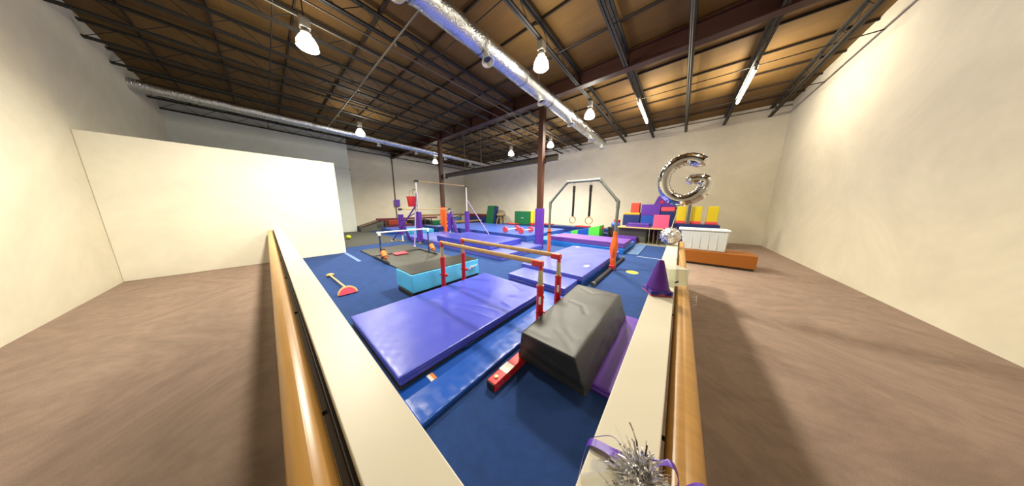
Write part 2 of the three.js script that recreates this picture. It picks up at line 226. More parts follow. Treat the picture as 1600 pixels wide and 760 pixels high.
highBay(-6.4, 5.0, -1.0, 'high bay lamp over the left low wall, ahead of the duct');
highBay(-11.77, 5.0, -3.23, 'high bay lamp hanging in front of the thin far duct');
function tubeLight(x, z, label) { const t = thing('fluorescent_tube_light', label, 'ceiling lamp', [x, 5.46, z], 'fluorescent strip lights');
  part('lamp_channel', rbox(x - .045, x + .045, 5.44, 5.5, z - 1.2, z + 1.2, .008, 1), M.lampMetal, t); part('glowing_tube', bar(V(x, 5.39, z + 1.16), V(x, 5.39, z - 1.16), .042, .042, 12), M.tubeGlow, t);
  for (const d of [-1.18, 1.18]) part('lamp_holder', rbox(x - .03, x + .03, 5.34, 5.45, z + d - .02, z + d + .02, .005, 1), M.lampMetal, t);
  for (const [a, dx, dy] of [[0, 0, -.05], [1.85, .05, 0], [-1.85, -.05, 0]]) { const r = new THREE.RectAreaLight(new THREE.Color().setRGB(1, .9, .7), TUBE_RADIANCE, .08, 2.3); r.position.set(dx, 5.39 - 5.46 + dy, 0); r.rotation.order = 'ZXY'; r.rotation.set(-Math.PI / 2, 0, a); r.name = 'tube_light'; t.add(r); } }
tubeLight(-1.6, -10.1, 'long fluorescent strip light fixed along a joist beyond the girder');
tubeLight(1.12, -10.1, 'added fluorescent strip light over the white bin and wooden bench');  // added lobby strip, there to brighten the right deck and walls
tubeLight(1.12, -3.6, 'added fluorescent strip light over the lobby side of the right low wall');  // second added strip, lightens the cap and balloon from the lobby side

// ------------------------------------------------------------------ mats
const sag = (amp, f, ph) => (p, u) => { if (u.y > .2) p.y += edgeFade(u) * (amp * n3(p.x * f + ph, ph, p.z * f) + amp * .5 * n3(p.x * f * 2.7, ph + 5, p.z * f * 2.7)); else if (Math.abs(u.y) < .9) { p.x += amp * .3 * n3(p.x * 3, p.y * 8, p.z * 3 + ph); p.z += amp * .3 * n3(p.x * 3 + 9, p.y * 8, p.z * 3 + ph); } };
function loop(x0, x1, y, z0, z1, r) { return bentTube([V(x0, y, z0), V(x1, y, z0), V(x1, y, z1), V(x0, y, z1), V(x0, y, z0)], r, 6); }
function gymMat(name, label, [x0, x1, z0, z1], ys, mat, o = {}) {        // ys: heights of the layers' bounds; one cover per layer
  const t = thing(name, label, 'gym mat', [(x0 + x1) / 2, ys[0], (z0 + z1) / 2], o.group);
  for (let i = 1; i < ys.length; i++) { const top = i === ys.length - 1, d = (ys.length - 1 - i) * (o.inset ?? .004);
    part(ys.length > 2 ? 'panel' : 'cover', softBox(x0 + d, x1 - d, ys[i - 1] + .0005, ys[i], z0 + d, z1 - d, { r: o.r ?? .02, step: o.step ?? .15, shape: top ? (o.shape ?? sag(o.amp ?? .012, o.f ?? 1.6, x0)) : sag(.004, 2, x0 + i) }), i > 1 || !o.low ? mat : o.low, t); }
  const e = (o.r ?? .02) * .35; if (o.piping !== false) part('piping', loop(x0 + e, x1 - e, ys[ys.length - 1] - e, z0 + e, z1 - e, .005), o.pipe ?? mat, t);
  return t; }
// big crash mat in the foreground
const ridges = [[[-2.92, -1.63], [-2.50, -1.70], [-2.14, -1.87], [-1.89, -1.94], [-1.78, -1.91]], [[-2.82, -1.51], [-2.32, -1.42], [-2.02, -1.40], [-1.77, -1.35]], [[-2.41, -1.59], [-2.10, -1.69], [-1.86, -1.73], [-1.77, -1.74]], [[-2.78, -2.91], [-2.33, -2.83], [-2.05, -2.71]], [[-1.99, -2.20], [-1.77, -2.15]], [[-2.04, -2.47], [-1.83, -2.52]]];
{ const sh = (p, u) => { if (u.y > .2) { const e = edgeFade(u); p.y += e * (.016 * n3(p.x * 1.3, 2, p.z * 1.3) + .006 * n3(p.x * 4, 7, p.z * 3) + .009 * ridgeHeight(p.x, p.z, ridges, .026)); } else if (Math.abs(u.y) < .9) { p.x += .008 * n3(p.x * 3, p.y * 8, p.z * 3); p.z += .006 * n3(p.x * 3 + 9, p.y * 8, p.z * 4); } };
  const t = gymMat('crash_mat', 'large purple-blue crash mat in front, under the wooden parallel bars', [-3.28, -1.72, -3.0, -.54], [.068, .12, .184], M.purpleBlue, { shape: sh, step: .028, inset: .012, r: .018 });
  part('bottom_strip', softBox(-3.285, -1.712,   .062, .076, -3.005, -.535, { r: .008, step: .2 }), M.blackDeep, t, 'black non-slip underside edge');
  part('handle', ribbon([V(-1.705, .1, -1.2), V(-1.695, .09, -1.3), V(-1.705, .1, -1.4)], .02, .004), M.navy, t); }
{ const sh = (p, u) => { if (u.y > .2) { const k = Math.exp(-(((p.x + 1.33) / .22) ** 2)); p.y += edgeFade(u) * (.004 * n3(p.x * 2, 1, p.z * 2) + k * .009 * n3(p.x * 5, 3, p.z * 6) + k * .007 * n3(p.x * 11, 8, p.z * 13)); } if (u.x > .86) { p.x += .012 * n3(2, p.y * 6, p.z * 7); if (u.y > 0) p.y += .005 * Math.pow(Math.abs(Math.sin(p.z * 27 + 2 * n3(p.z * 3, 1, 1))), 6); } };
  const t = gymMat('base_mat', 'thin glossy royal blue vinyl mat lying beneath the front crash mat', [-3.29, -1.3, -3.27, -.52], [0, .052], M.royal, { shape: sh, step: .03, r: .018 });
  part('label_tag', box(-1.70, -1.60, .0525, .054, -.80, -.77), M.sticker, t, 'cream label sewn on the vinyl'); part('label_tag', box(-1.70, -1.60, .0525, .054, -.83, -.80), M.stickerOrange, t, 'orange stripe of the label'); }
gymMat('landing_mat', 'small purple-blue mat between the front crash mat and the ring mat', [-2.9, -1.5, -4.0, -3.36], [0, .075, .16], M.lavender, { amp: .012, step: .06 });
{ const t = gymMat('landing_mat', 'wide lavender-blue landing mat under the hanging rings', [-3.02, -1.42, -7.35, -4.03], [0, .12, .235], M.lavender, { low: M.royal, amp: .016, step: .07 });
  for (const [x, z] of [[-1.62, -4.85], [-2.75, -7.1], [-1.6, -7.1]]) part('label_tag', box(x - .05, x + .05, .236, .246, z - .09, z + .09), M.sticker, t, 'white label patch'); }
gymMat('landing_mat', 'long purple-blue landing mat, lower of the central stack behind the parallel bars', [-11.0, -4.08, -6.83, -4.46], [0, .1, .2], M.lavender, { step: .12 });
gymMat('landing_mat', 'purple-blue folded mat, upper of the central stack behind the parallel bars', [-8.3, -4.9, -6.55, -4.72], [.212, .31, .405], M.purpleBlue, { step: .12 });
gymMat('tumbling_mat', 'large blue floor mat carrying the two little red-ended bars', [-14.2, -5.65, -12.2, -7.95], [0, .15, .3], M.slateBlue, { step: .25, amp: .01 });
gymMat('folded_panel_mat', 'navy folded mat standing against the foot of the orange-padded column', [-12.9, -11.03, -6.8, -6.42], [0, .25, .5], M.navy, { step: .25 });
gymMat('landing_mat', 'bright blue mat under the long purple mat, behind the rings', [-5.3, -1.42, -10.3, -8.0], [0, .2], M.sky, { step: .2, amp: .008 });
gymMat('landing_mat', 'long purple mat lying on the bright blue mat behind the rings', [-4.4, -1.42, -9.5, -8.06], [.209, .3, .4], M.plum, { step: .15 });  // lighter purple: the sheen on the vinyl is put into its base colour
gymMat('panel_mat', 'dark grey panel mat under the low training bar', [-9.1, -4.9, -3.75, -2.05], [0, .045], M.charcoal, { step: .07, amp: .014, f: 2.4, piping: false });
gymMat('block_mat', 'small cyan block mat beside the padded uneven-bar posts', [-12.7, -11.15, -6.2, -4.9], [0, .19, .38], M.cyanBright, { step: .2 });
gymMat('ramp_mat', 'flat grey-blue mat beside the purple and bright blue mats', [-1.38, -.98, -10.7, -8.2], [0, .03], M.greyBlue, { step: .2, piping: false });
gymMat('folded_panel_mat', 'purple folded mat squeezed between black block and low wall', [-.8, -.17, -3.2, -1.68], [0, .045, .088], M.purple, { step: .1, amp: .004 });
gymMat('folded_panel_mat', 'long low blue mat along the foot of the far wall, right of the column', [-8.2, -2.9, -13.9, -13.0], [0, .2, .4], M.navy, { step: .3 });
gymMat('folded_panel_mat', 'navy mat lying at the foot of the far wall, left of the column', [-12.0, -8.4, -13.9, -12.6], [0, .14, .28], M.navy, { step: .3 });
for (const [x, z, l] of [[-7.6, -13.3, 'red end pad on the long blue wall mat, nearer the column'], [-4.9, -13.3, 'red end pad on the long blue wall mat, behind the right ring'], [-10.6, -12.92, 'red end pad at the foot of the upright green mat']]) gymMat('red_pad', l, [x - .45, x + .45, z - .25, z + .25], x < -9 ? [.291, .36] : [.412, .48], M.red, { step: .2 });
gymMat('folded_panel_mat', 'dark navy mat stack beside the green and blue wedge', [-3.7, -2.95, -12.9, -12.0], [0, .12, .24], M.navy, { step: .25 });
{ // striped wedge
  const t = thing('wedge_mat', 'green and blue striped incline wedge behind the purple mat', 'gym mat', [-4.2, 0, -11.5]);
  const cut = [-5.6, -4.75, -4.35, -3.75, -3.2], hs = [.06, .3, .4, .56, .7].map(v => v), mats = [M.sky, M.lime, M.royal, M.lime];
  for (let i = 0; i < 4; i++) { const a = cut[i], b = cut[i + 1], s = new THREE.Shape([[a, 0], [b, 0], [b, hs[i + 1]], [a, hs[i]]].map(([x, y]) => new THREE.Vector2(x, y))); const g = new THREE.ExtrudeGeometry(s, { depth: .8, bevelEnabled: true, bevelSize: .012, bevelThickness: .012, bevelSegments: 2 }); g.translate(0, .013, -11.9); part('wedge_segment', clean(g), mats[i], t); }
  part('end_patch', rbox(-3.19, -3.17, .5, .62, -11.8, -11.4, .005, 1), M.coral, t); }
{ // upright green mat by the far wall
  const t = thing('upright_mat', 'dark green square mat standing upright by the far wall', 'gym mat', [-9.95, .29, -13.35]);
  part('cover', softBox(-10.7, -9.15, .29, 1.36, -13.45, -13.25, { r: .03, step: .15, shape: sag(.01, 2, 3) }), M.green, t); part('piping', bentTube([V(-10.68, 1.34, -13.25), V(-9.17, 1.34, -13.25), V(-9.17, .31, -13.25)], .008, 6), M.green, t); part('emblem', rbox(-9.98, -9.78, .8, .84, -13.25, -13.235, .004, 1), M.sticker, t, 'small white print');
  const y = thing('upright_pad', 'slim yellow pad with red foot beside the green square mat', 'gym mat', [-8.98, .29, -13.4]); part('pad', softBox(-9.1, -8.85, .45, 1.4, -13.5, -13.3, { r: .02, step: .2 }), M.yellow, y); part('foot', softBox(-9.12, -8.83, .29, .45, -13.52, -13.28, { r: .02, step: .2 }), M.red, y); }
{ const t = thing('leaning_mat', 'tall dark green mat leaning in the far corner', 'gym mat', [-13.7, 0, -13.2]);
  part('cover', softBox(-14.3, -13.3, .0, 1.8, -13.6, -13.25, { r: .03, step: .15, shape: (p, u) => { p.x += .36 * (u.y + 1) / 2 * 1; if (u.x > 0) p.x += -.1 * (u.y + 1) / 2; p.y += .005; } }), M.green, t); part('edge_panel', softBox(-13.28, -13.1, .01, 1.75, -13.6, -13.25, { r: .02, step: .2, shape: (p, u) => { p.x += .26 * (u.y + 1) / 2; } }), M.navy, t); }
{ const t = thing('wicker_stool', 'round-topped tan stool beside the leaning green mat', 'stool', [-12.55, 0, -13.6]); const g = new THREE.SphereGeometry(.4, 24, 14); g.scale(1, .55, 1); g.translate(-12.55, 1.0, -13.55); part('seat', clean(g), M.wicker, t); for (const [a, b] of [[-1, -1], [1, -1], [1, 1], [-1, 1]]) part('leg', bar(V(-12.55 + a * .3, 0, -13.55 + b * .3), V(-12.55 + a * .18, .88, -13.55 + b * .18), .025, .025, 8), M.paleWood, t); }

// ------------------------------------------------------------------ black vault block
{ const t = thing('vault_block', 'black vinyl-covered trapezoid block by the right low wall', 'gym block', [-.8, .09, -2.2]);
  const folds = [[[-.80, -1.66], [-.64, -1.54], [-.54, -1.43]], [[-1.02, -2.85], [-.82, -2.74], [-.57, -2.88]], [[-.74, -1.74], [-.61, -1.62]], [[-.96, -2.33], [-.79, -2.3], [-.69, -2.14]], [[-.98, -1.5], [-.8, -1.48]]];
  const sh = (p, u) => { const k = (u.y + 1) / 2, X = u.x, Z = u.z; const xl = THREE.MathUtils.lerp(-1.15, -1.07 + (-Z) * .035 * -1 - .0, k), xr = THREE.MathUtils.lerp(-.425, -.505, k), zn = THREE.MathUtils.lerp(-3.1, -2.95, k), zs = THREE.MathUtils.lerp(-1.49, -1.395, k);
    p.x = THREE.MathUtils.lerp(xl, xr, (X + 1) / 2); p.z = THREE.MathUtils.lerp(zn, zs, (Z + 1) / 2);
    if (u.y > .2) p.y += edgeFade(u) * (.008 * n3(p.x * 3, 4, p.z * 2.4) - .007 * ridgeHeight(p.x, p.z, folds, .02));
    else if (u.y > -.95) { const a = .012 * n3(p.x * 4, p.y * 6, p.z * 4) + .008 * n3(p.x * 9, p.y * 14, p.z * 5); if (Math.abs(X) > .9) p.x += a; if (Math.abs(Z) > .9) p.z += a + .01 * Math.sin(p.y * 40 + p.x * 5) * (1 - k); } };
  part('cover', softBox(-1.15, -.425, .092, .482, -3.1, -1.49, { r: .02, step: .026, shape: sh }), M.black, t);
  part('top_piping', bentTube([V(-1.095, .476, -2.942), V(-.512, .476, -2.942), V(-.512, .476, -1.405), V(-1.03, .476, -1.405), V(-1.095, .476, -2.942)], .005, 6), M.black, t); }
// ------------------------------------------------------------------ cyan block
{ const t = thing('vault_block', 'cyan block with black top standing on a black base tray', 'gym block', [-3.9, 0, -2.28]);
  part('base_tray', softBox(-4.2, -3.56, 0, .1, -3.06, -1.49, { r: .02, step: .2 }), M.blackDeep, t);
  part('side_cover', softBox(-4.25, -3.57, .101, .44, -3.06, -1.5, { r: .016, step: .06, shape: (p, u) => { const k = (u.y + 1) / 2; p.x += u.x * .02 * (1 - k); if (Math.abs(u.y) < .95) { const a = .008 * n3(p.x * 3, p.y * 7, p.z * 4); p.x += a; p.z += a; } } }), M.cyan, t);
  part('top_cover', softBox(-4.235, -3.585, .436, .456, -3.045, -1.515, { r: .008, step: .12, shape: sag(.006, 2, 4) }), M.black, t);
  const logo = part('logo', (() => { const l = []; for (const [a, b, y0, y1] of [[-2.78, -2.83, .27, .33], [-2.83, -2.87, .33, .29], [-2.87, -2.9, .29, .325], [-2.9, -2.94, .325, .30], [-2.94, -2.99, .30, .335]]) l.push(bar(V(-3.545, y0, a), V(-3.545, y1, b), .013, .013, 6)); const g = merge(l); g.scale(1, 1, 1); return g; })(), M.whitePaint, t, 'white brush-script print'); logo.geometry.computeVertexNormals();
}
// ------------------------------------------------------------------ parallel bars
{ const t = thing('parallel_bars', 'parallel bars with two wooden rails on red uprights', 'parallel bars', [-2.2, 0, -2.16]); const y = 1.0, zs = [-1.99, -2.46];
  for (const [x, d] of [[-1.15, 1], [-3.37, -1]]) {
    const b = part('base_rail', rbox(x - .05, x + .05, .002, .085, d > 0 ? -3.2 : -3.15, d > 0 ? -1.1 : -1.4, .008, 2), M.redPaint, t);
    if (d > 0) { part('sticker', box(x - .05, x + .05, .0855, .087, -1.38, -1.26), M.sticker, b); part('end_cap', rbox(x - .045, x + .045, .008, .08, -1.102, -1.09, .004, 1), M.blackDeep, b); part('bolt', bar(V(x, .08, -1.17), V(x, .098, -1.17), .018, .018, 12), M.brass, b); for (const z of [-1.14, -1.2, -1.3]) part('bolt', bar(V(x + .045, .045, z), V(x + .056, .045, z), .012, .012, 10), M.steel, b); }
    for (const z of zs) { const px = d > 0 ? x - .05 : x + .03; const u = part('upright', merge([bar(V(px, .08, z), V(px, .72, z), .042, .042, 18), rbox(px - .05, px + .05, .06, .12, z - .05, z + .05, .008, 1), bar(V(px, .7, z), V(px, .73, z), .047, .047, 18)]), M.redPaint, t);
      part('inner_tube', bar(V(px, .72, z), V(px, .93, z), .032, .026, 16), M.brass, u); if (d > 0) { part('sticker', rbox(px + .005, px + .034, .5, .6, z + .028, z + .0415, .003, 1), M.sticker, u); part('sticker', rbox(px + .01, px + .036, .18, .34, z + .024, z + .041, .003, 1), M.sticker, u); }
      part('clamp_knob', merge([bar(V(px, .4, z), V(px + .0, .4, z + (d > 0 ? .0 : -.0) + .07), .012, .012, 8), bar(V(px, .4, z), V(px + .1, .4, z), .014, .014, 8), (() => { const g = new THREE.SphereGeometry(.032, 14, 10); g.translate(px + .11, .4, z); return clean(g); })()]), M.redPaint, u);
      part('bar_saddle', merge([d > 0 ? rbox(px - .12, px + .03, y - .045, y + .03, z - .036, z + .036, .02, 3) : rbox(px - .04, px + .06, y - .045, y + .03, z - .036, z + .036, .02, 3), bar(V(px, .92, z), V(px, y - .03, z), .028, .022, 12)]), M.redPaint, t); } }
  for (const z of zs) part('rail', (() => { const c = new THREE.CylinderGeometry(.03, .03, 2.18, 20, 1); c.rotateZ(Math.PI / 2); c.scale(1, 1.1, .85); c.translate(-2.275, y + .005, z); return clean(c); })(), M.barWood, t); }
// ------------------------------------------------------------------ low training bar
{ const x = -6.8, t = thing('training_bar', 'low single training bar with cream rail and navy posts', 'gymnastics bar', [x, .046, -2.8]);
  part('rail', bar(V(x, .9, -1.98), V(x, .9, -3.58), .024, .024, 14), M.whitePaint, t); 
  for (const z of [-2.04, -3.54]) { part('post', bar(V(x, .05, z), V(x, .88, z), .024, .024, 12), M.bluePaint, t); part('rail_bracket', rbox(x - .03, x + .03, .8, .92, z - .035, z + .035, .01, 2), M.whitePaint, t);
    const f = part('foot_tube', merge([bar(V(x - .75, .075, z), V(x + .55, .075, z), .022, .022, 10)]), M.darkSteel, t);
    const b0 = V(x + .42, .085, z), b1 = V(x, .52, z), along = k => b0.clone().lerp(b1, k); part('brace', bar(b0, b1, .016, .016, 8), M.darkSteel, t);
    part('weight_bag', (() => { const g = new THREE.CapsuleGeometry(.075, .17, 8, 20), q = g.attributes.position; for (let i = 0; i < q.count; i++) { const k = 1 + .12 * n3(q.getX(i) * 14, q.getY(i) * 14, q.getZ(i) * 14); q.setXYZ(i, q.getX(i) * k, q.getY(i), q.getZ(i) * k); } g.computeVertexNormals(); g.applyQuaternion(new THREE.Quaternion().setFromUnitVectors(V(0, 1, 0), b1.clone().sub(b0).normalize())); const c = along(.42); g.translate(c.x, c.y, c.z); return clean(g); })(), M.orangeBag, t, 'orange ankle-weight bag strapped to the brace');
    for (const k of [.24, .62]) part('bag_strap', bar(along(k), along(k + .05), .079, .079, 18), M.blackDeep, t); }
  part('cross_tube', bar(V(x - .7, .075, -2.06), V(x - .7, .075, -3.52), .02, .02, 10), M.darkSteel, t); }
one('hand_grip_pad', softBox(-7.4, -7.1, .062, .11, -2.95, -2.55, { r: .02, step: .1 }), M.coral, 'small coral pad on the dark grey mat by the low bar', 'pad', [-7.25, .062, -2.75]);
// ------------------------------------------------------------------ uneven bars
{ const t = thing('uneven_bars', 'uneven bars with purple-padded posts and pale rails', 'uneven bars', [-9.6, 0, -5.5]);
  part('high_rail', bar(V(-9, 2.77, -4.24), V(-9, 2.77, -7.06), .024, .024, 12), M.paleWood, t); part('low_rail', bar(V(-10.2, 1.55, -3.96), V(-10.2, 1.55, -6.75), .024, .024, 12), M.paleWood, t);
  for (const z of [-4.31, -6.99]) { part('high_post', bar(V(-9, .01, z), V(-9, 2.74, z), .035, .03, 12), M.whitePaint, t); part('rail_head', rbox(-9.06, -8.94, 2.72, 2.81, z - .09, z + .09, .02, 2), M.darkSteel, t);
    part('post_pad', (() => { const g = new THREE.CylinderGeometry(.13, .13, 1.3, 20, 1); g.translate(-9, .79, z); return clean(g); })(), M.purple, t); part('foot_plate', rbox(-9.16, -8.84, 0, .03, z - .12, z + .12, .006, 1), M.galv, t); }
  for (const z of [-4.03, -6.68]) { part('low_post', bar(V(-10.2, .01, z), V(-10.2, 1.52, z), .035, .03, 12), M.whitePaint, t); part('rail_head', rbox(-10.26, -10.14, 1.5, 1.59, z - .08, z + .08, .02, 2), M.darkSteel, t);
    part('post_pad', (() => { const g = new THREE.CylinderGeometry(.12, .12, .95, 20, 1); g.translate(-10.2, .83, z); return clean(g); })(), M.purple, t); part('foot_plate', rbox(-10.36, -10.04, 0, .03, z - .1, z + .1, .006, 1), M.galv, t); }
  const stay = (a, b, m = M.lavenderPaint, r = .026) => { part('stay', bar(a, b, r, r, 10), m, t); };
  stay(V(-9, 2.25, -4.27), V(-8.45, .02, -3.79)); stay(V(-9, 2.0, -7.05), V(-7.7, .02, -7.55)); stay(V(-9, 1.75, -4.25), V(-10.7, .02, -3.75), M.purplePaint, .03); stay(V(-9.05, 1.45, -4.3), V(-10.2, .98, -4.05), M.purplePaint, .02); stay(V(-10.2, 1.1, -4.03), V(-10.25, .02, -4.4), M.purplePaint, .06); stay(V(-10.2, 1.4, -6.75), V(-9.9, .02, -6.95), M.purplePaint, .1); stay(V(-9, 1.3, -6.95), V(-10.15, 1.0, -6.7), M.darkSteel, .02);
  for (const p of [V(-8.45, .02, -3.79), V(-10.7, .02, -3.75), V(-7.7, .02, -7.55), V(-10.25, .02, -4.4)]) part('stay_foot', bar(V(p.x, 0, p.z), V(p.x, .05, p.z), .05, .04, 12), M.whitePaint, t); }
{ const t = thing('chalk_bucket', 'red plastic bucket hung on the high bar post', 'bucket', [-8.82, 1.67, -3.98]); const c = [-8.82, -3.98]; const g = new THREE.LatheGeometry([[.001, 0], [.14, 0], [.19, .4], [.2, .4], [.2, .42], [.18, .42], [.135, .02], [.001, .02]].map(([a, b]) => new THREE.Vector2(a, b)), 28); g.translate(c[0], 1.67, c[1]); part('pail', clean(g), M.redPlastic, t); part('bail_handle', tube([V(c[0] - .19, 2.08, c[1]), V(c[0] - .12, 2.3, c[1]), V(c[0] - .12, 2.42, c[1] - .26), V(c[0] + .02, 2.3, c[1] - .06), V(c[0] + .19, 2.08, c[1])], .008, 24, 6), M.darkSteel, t); }
one('wall_pad', rbox(XW + .1, XW + .14, 1.7, 2.26, -7.3, -6.88, .01, 1), M.purple, 'small square purple pad mounted on the wall downpipe', 'pad', [XW + .12, 1.98, -7.1]);
// ------------------------------------------------------------------ column pads
for (const [x, m, y0, y1, l] of [[-4.35, M.purple, .03, 1.62, 'purple cylinder pad wrapped around the nearer brown column'], [-11.35, M.orange, .03, 1.65, 'orange cylinder pad wrapped around the farther brown column']]) {
  const t = thing('column_pad', l, 'column pad', [x, y0, -7]); const R = .175; const s = new THREE.Shape(); s.absarc(0, 0, R, 0, Math.PI * 2); const h = new THREE.Path(); h.absarc(0, 0, .146, 0, Math.PI * 2, true); s.holes.push(h); const g = new THREE.ExtrudeGeometry(s, { depth: y1 - y0 - .02, bevelEnabled: true, bevelSize: .008, bevelThickness: .01, bevelSegments: 2, curveSegments: 28 }); g.rotateX(-Math.PI / 2); g.translate(x, y0 + .01, -7); part('pad_cover', clean(g), m, t); part('closure_strip', rbox(x + .11, x + .16, y0, y1, -6.885, -6.855, .006, 1), m, t); }
// ------------------------------------------------------------------ ring frame
{ const z = -5.8, t = thing('ring_frame', 'grey octagonal ring frame with orange-wrapped legs', 'ring frame', [-2.24, 0, z]); const P = [V(-3.22, .1, z), V(-3.22, 1.8, z), V(-2.68, 2.4, z), V(-1.75, 2.4, z), V(-1.26, 1.82, z), V(-1.26, .08, z)];
  part('frame_tube', bentTube(P, .038, 14), M.galv, t);
  for (const i of [1, 2, 3, 4]) part('corner_sleeve', (() => { const a = P[i].clone().lerp(P[i - 1], .1), b = P[i].clone().lerp(P[i + 1], .1); return bentTube([a, P[i], b], .045, 14); })(), M.galv, t);
  part('base_tube', bar(V(-1.26, .045, -4.25), V(-1.26, .045, -7.2), .042, .042, 14), M.darkSteel, t); part('base_tube', bar(V(-3.22, .045, -4.6), V(-3.22, .045, -7.0), .042, .042, 14), M.darkSteel, t);
  for (const zz of [-4.25, -7.2]) part('end_cap', bar(V(-1.26, .045, zz - .03), V(-1.26, .045, zz + .03), .05, .05, 14), M.galv, t); 
  part('clamp', rbox(-1.33, -1.19, 0.002, .14, z - .1, z + .1, .02, 2), M.redPaint, t);
  part('leg_wrap', (() => { const P = [[.05, .13], [.062, .16], [.07, .26], [.066, .34], [.076, .4], [.09, .5], [.096, .6], [.09, .7], [.076, .8], [.062, .86], [.05, .92], [.044, 1.04], [.04, 1.05]]; const L = []; for (let i = 0; i < P.length - 1; i++) for (let k = 0; k < 4; k++) { const f = k / 4; L.push(new THREE.Vector2(P[i][0] + (P[i + 1][0] - P[i][0]) * f, P[i][1] + (P[i + 1][1] - P[i][1]) * f)); } const g = new THREE.LatheGeometry(L, 28), q = g.attributes.position; for (let i = 0; i < q.count; i++) { const a = Math.atan2(q.getZ(i), q.getX(i)), r = Math.hypot(q.getX(i), q.getZ(i)) * (1 + .07 * n3(a * 1.5, q.getY(i) * 9, 3) + .05 * Math.sin(a * 5 + q.getY(i) * 12)); q.setXYZ(i, r * Math.cos(a), q.getY(i), r * Math.sin(a)); } g.computeVertexNormals(); g.translate(-1.26, 0, z); return clean(g); })(), M.orange, t, 'orange cloth wrap around the leg'); part('leg_wrap', (() => { const g = new THREE.CylinderGeometry(.052, .06, .75, 16, 1); g.translate(-3.22, .6, z); return clean(g); })(), M.orange, t, 'orange cloth wrap around the leg'); part('wrap_tie', bar(V(-1.26, .8, z), V(-1.26, .84, z), .062, .062, 14), M.blackDeep, t); part('wrap_tie', bar(V(-3.22, .85, z), V(-3.22, .89, z), .064, .064, 14), M.blackDeep, t);
  for (const [x, yb, l, rz] of [[-2.46, 1.36, 'wooden ring on black strap, nearer the brown column', .9], [-1.98, 1.36, 'wooden ring on black strap, nearer the right frame leg', .25]]) {
    const r = thing('gymnastic_ring', l, 'gymnastic ring', [x, 1.2, z], 'hanging rings'); const g = new THREE.TorusGeometry(.095, .014, 12, 36); g.rotateY(rz); g.translate(x, 1.3, z); part('ring', clean(g), M.barWood, r); 
    part('strap', ribbon([V(x, 1.39, z), V(x + .003, 1.7, z), V(x, 2.0, z), V(x, 2.26, z)], .062, .008, V(1, 0, -.6), 24), M.strap, r); part('strap_pad', ribbon([V(x, 2.1, z), V(x, 2.28, z)], .075, .014, V(1, 0, -.6), 4), M.strap, r); part('carabiner', (() => { const c = new THREE.TorusGeometry(.03, .006, 8, 20); c.scale(.7, 1.5, 1); c.translate(x, 2.32, z); return clean(c); })(), M.steel, r); part('swivel', bar(V(x, 2.35, z), V(x, 2.37, z), .012, .012, 8), M.steel, r); } }
// ------------------------------------------------------------------ parallettes on the blue mat
for (const [x, z0, z1, l] of [[-7.26, -8.2, -9.25, 'floor bar with red round ends, farther from the purple column'], [-6.3, -8.35, -9.25, 'floor bar with red round ends, nearer the purple column']]) {
  const t = thing('parallette', l, 'floor bar', [x, .309, (z0 + z1) / 2], 'red-ended floor bars'); part('rail', bar(V(x, .47, z0), V(x, .47, z1), .022, .022, 12), M.whitePaint, t); for (const z of [z0, z1]) part('end_disc', (() => { const g = new THREE.CylinderGeometry(.155, .155, .12, 24, 1); g.rotateX(Math.PI / 2); g.translate(x, .468, z); return clean(g); })(), M.coral, t); }
// ------------------------------------------------------------------ spot marker, ball, shovel
one('spot_marker', (() => { const g = new THREE.CylinderGeometry(.135, .14, .006, 32); g.translate(-.79, .004, -5.88); return clean(g); })(), M.spot, 'round yellow spot marker on the blue carpet', 'floor marker', [-.79, .001, -5.88]);
one('ball', (() => { const g = new THREE.IcosahedronGeometry(.11, 4); g.translate(-12.9, .117, -2.5); return clean(g); })(), M.tennis, 'small yellow-green ball by the far white wall', 'ball', [-12.9, .007, -2.5]);
{ const t = thing('toy_shovel', 'toy shovel with pink half-round blade and wooden handle', 'toy shovel', [-5.2, 0, -.79]);
  const half = (r, d, m, n, off) => { const s = new THREE.Shape(); s.absarc(0, 0, r, 0, Math.PI); s.closePath(); const g = new THREE.ExtrudeGeometry(s, { depth: d, bevelEnabled: true, bevelSize: .004, bevelThickness: .004, bevelSegments: 2, curveSegments: 24 }); g.rotateY(Math.PI / 2); g.rotateZ(.55); g.translate(-4.7 + off, .01, -.79); return part(n, clean(g), m, t); };
  half(.15, .02, M.paleWood, 'blade_rim', -.02); half(.125, .022, M.pinkBlade, 'blade_panel', .003);
  part('handle', bar(V(-4.84, .1, -.79), V(-6.25, .035, -.77), .017, .017, 10), M.paleWood, t); part('grip', (() => { const g = new THREE.SphereGeometry(.065, 18, 12); g.scale(1, .6, 1.2); g.translate(-6.27, .042, -.77); return clean(g); })(), M.barWood, t); }
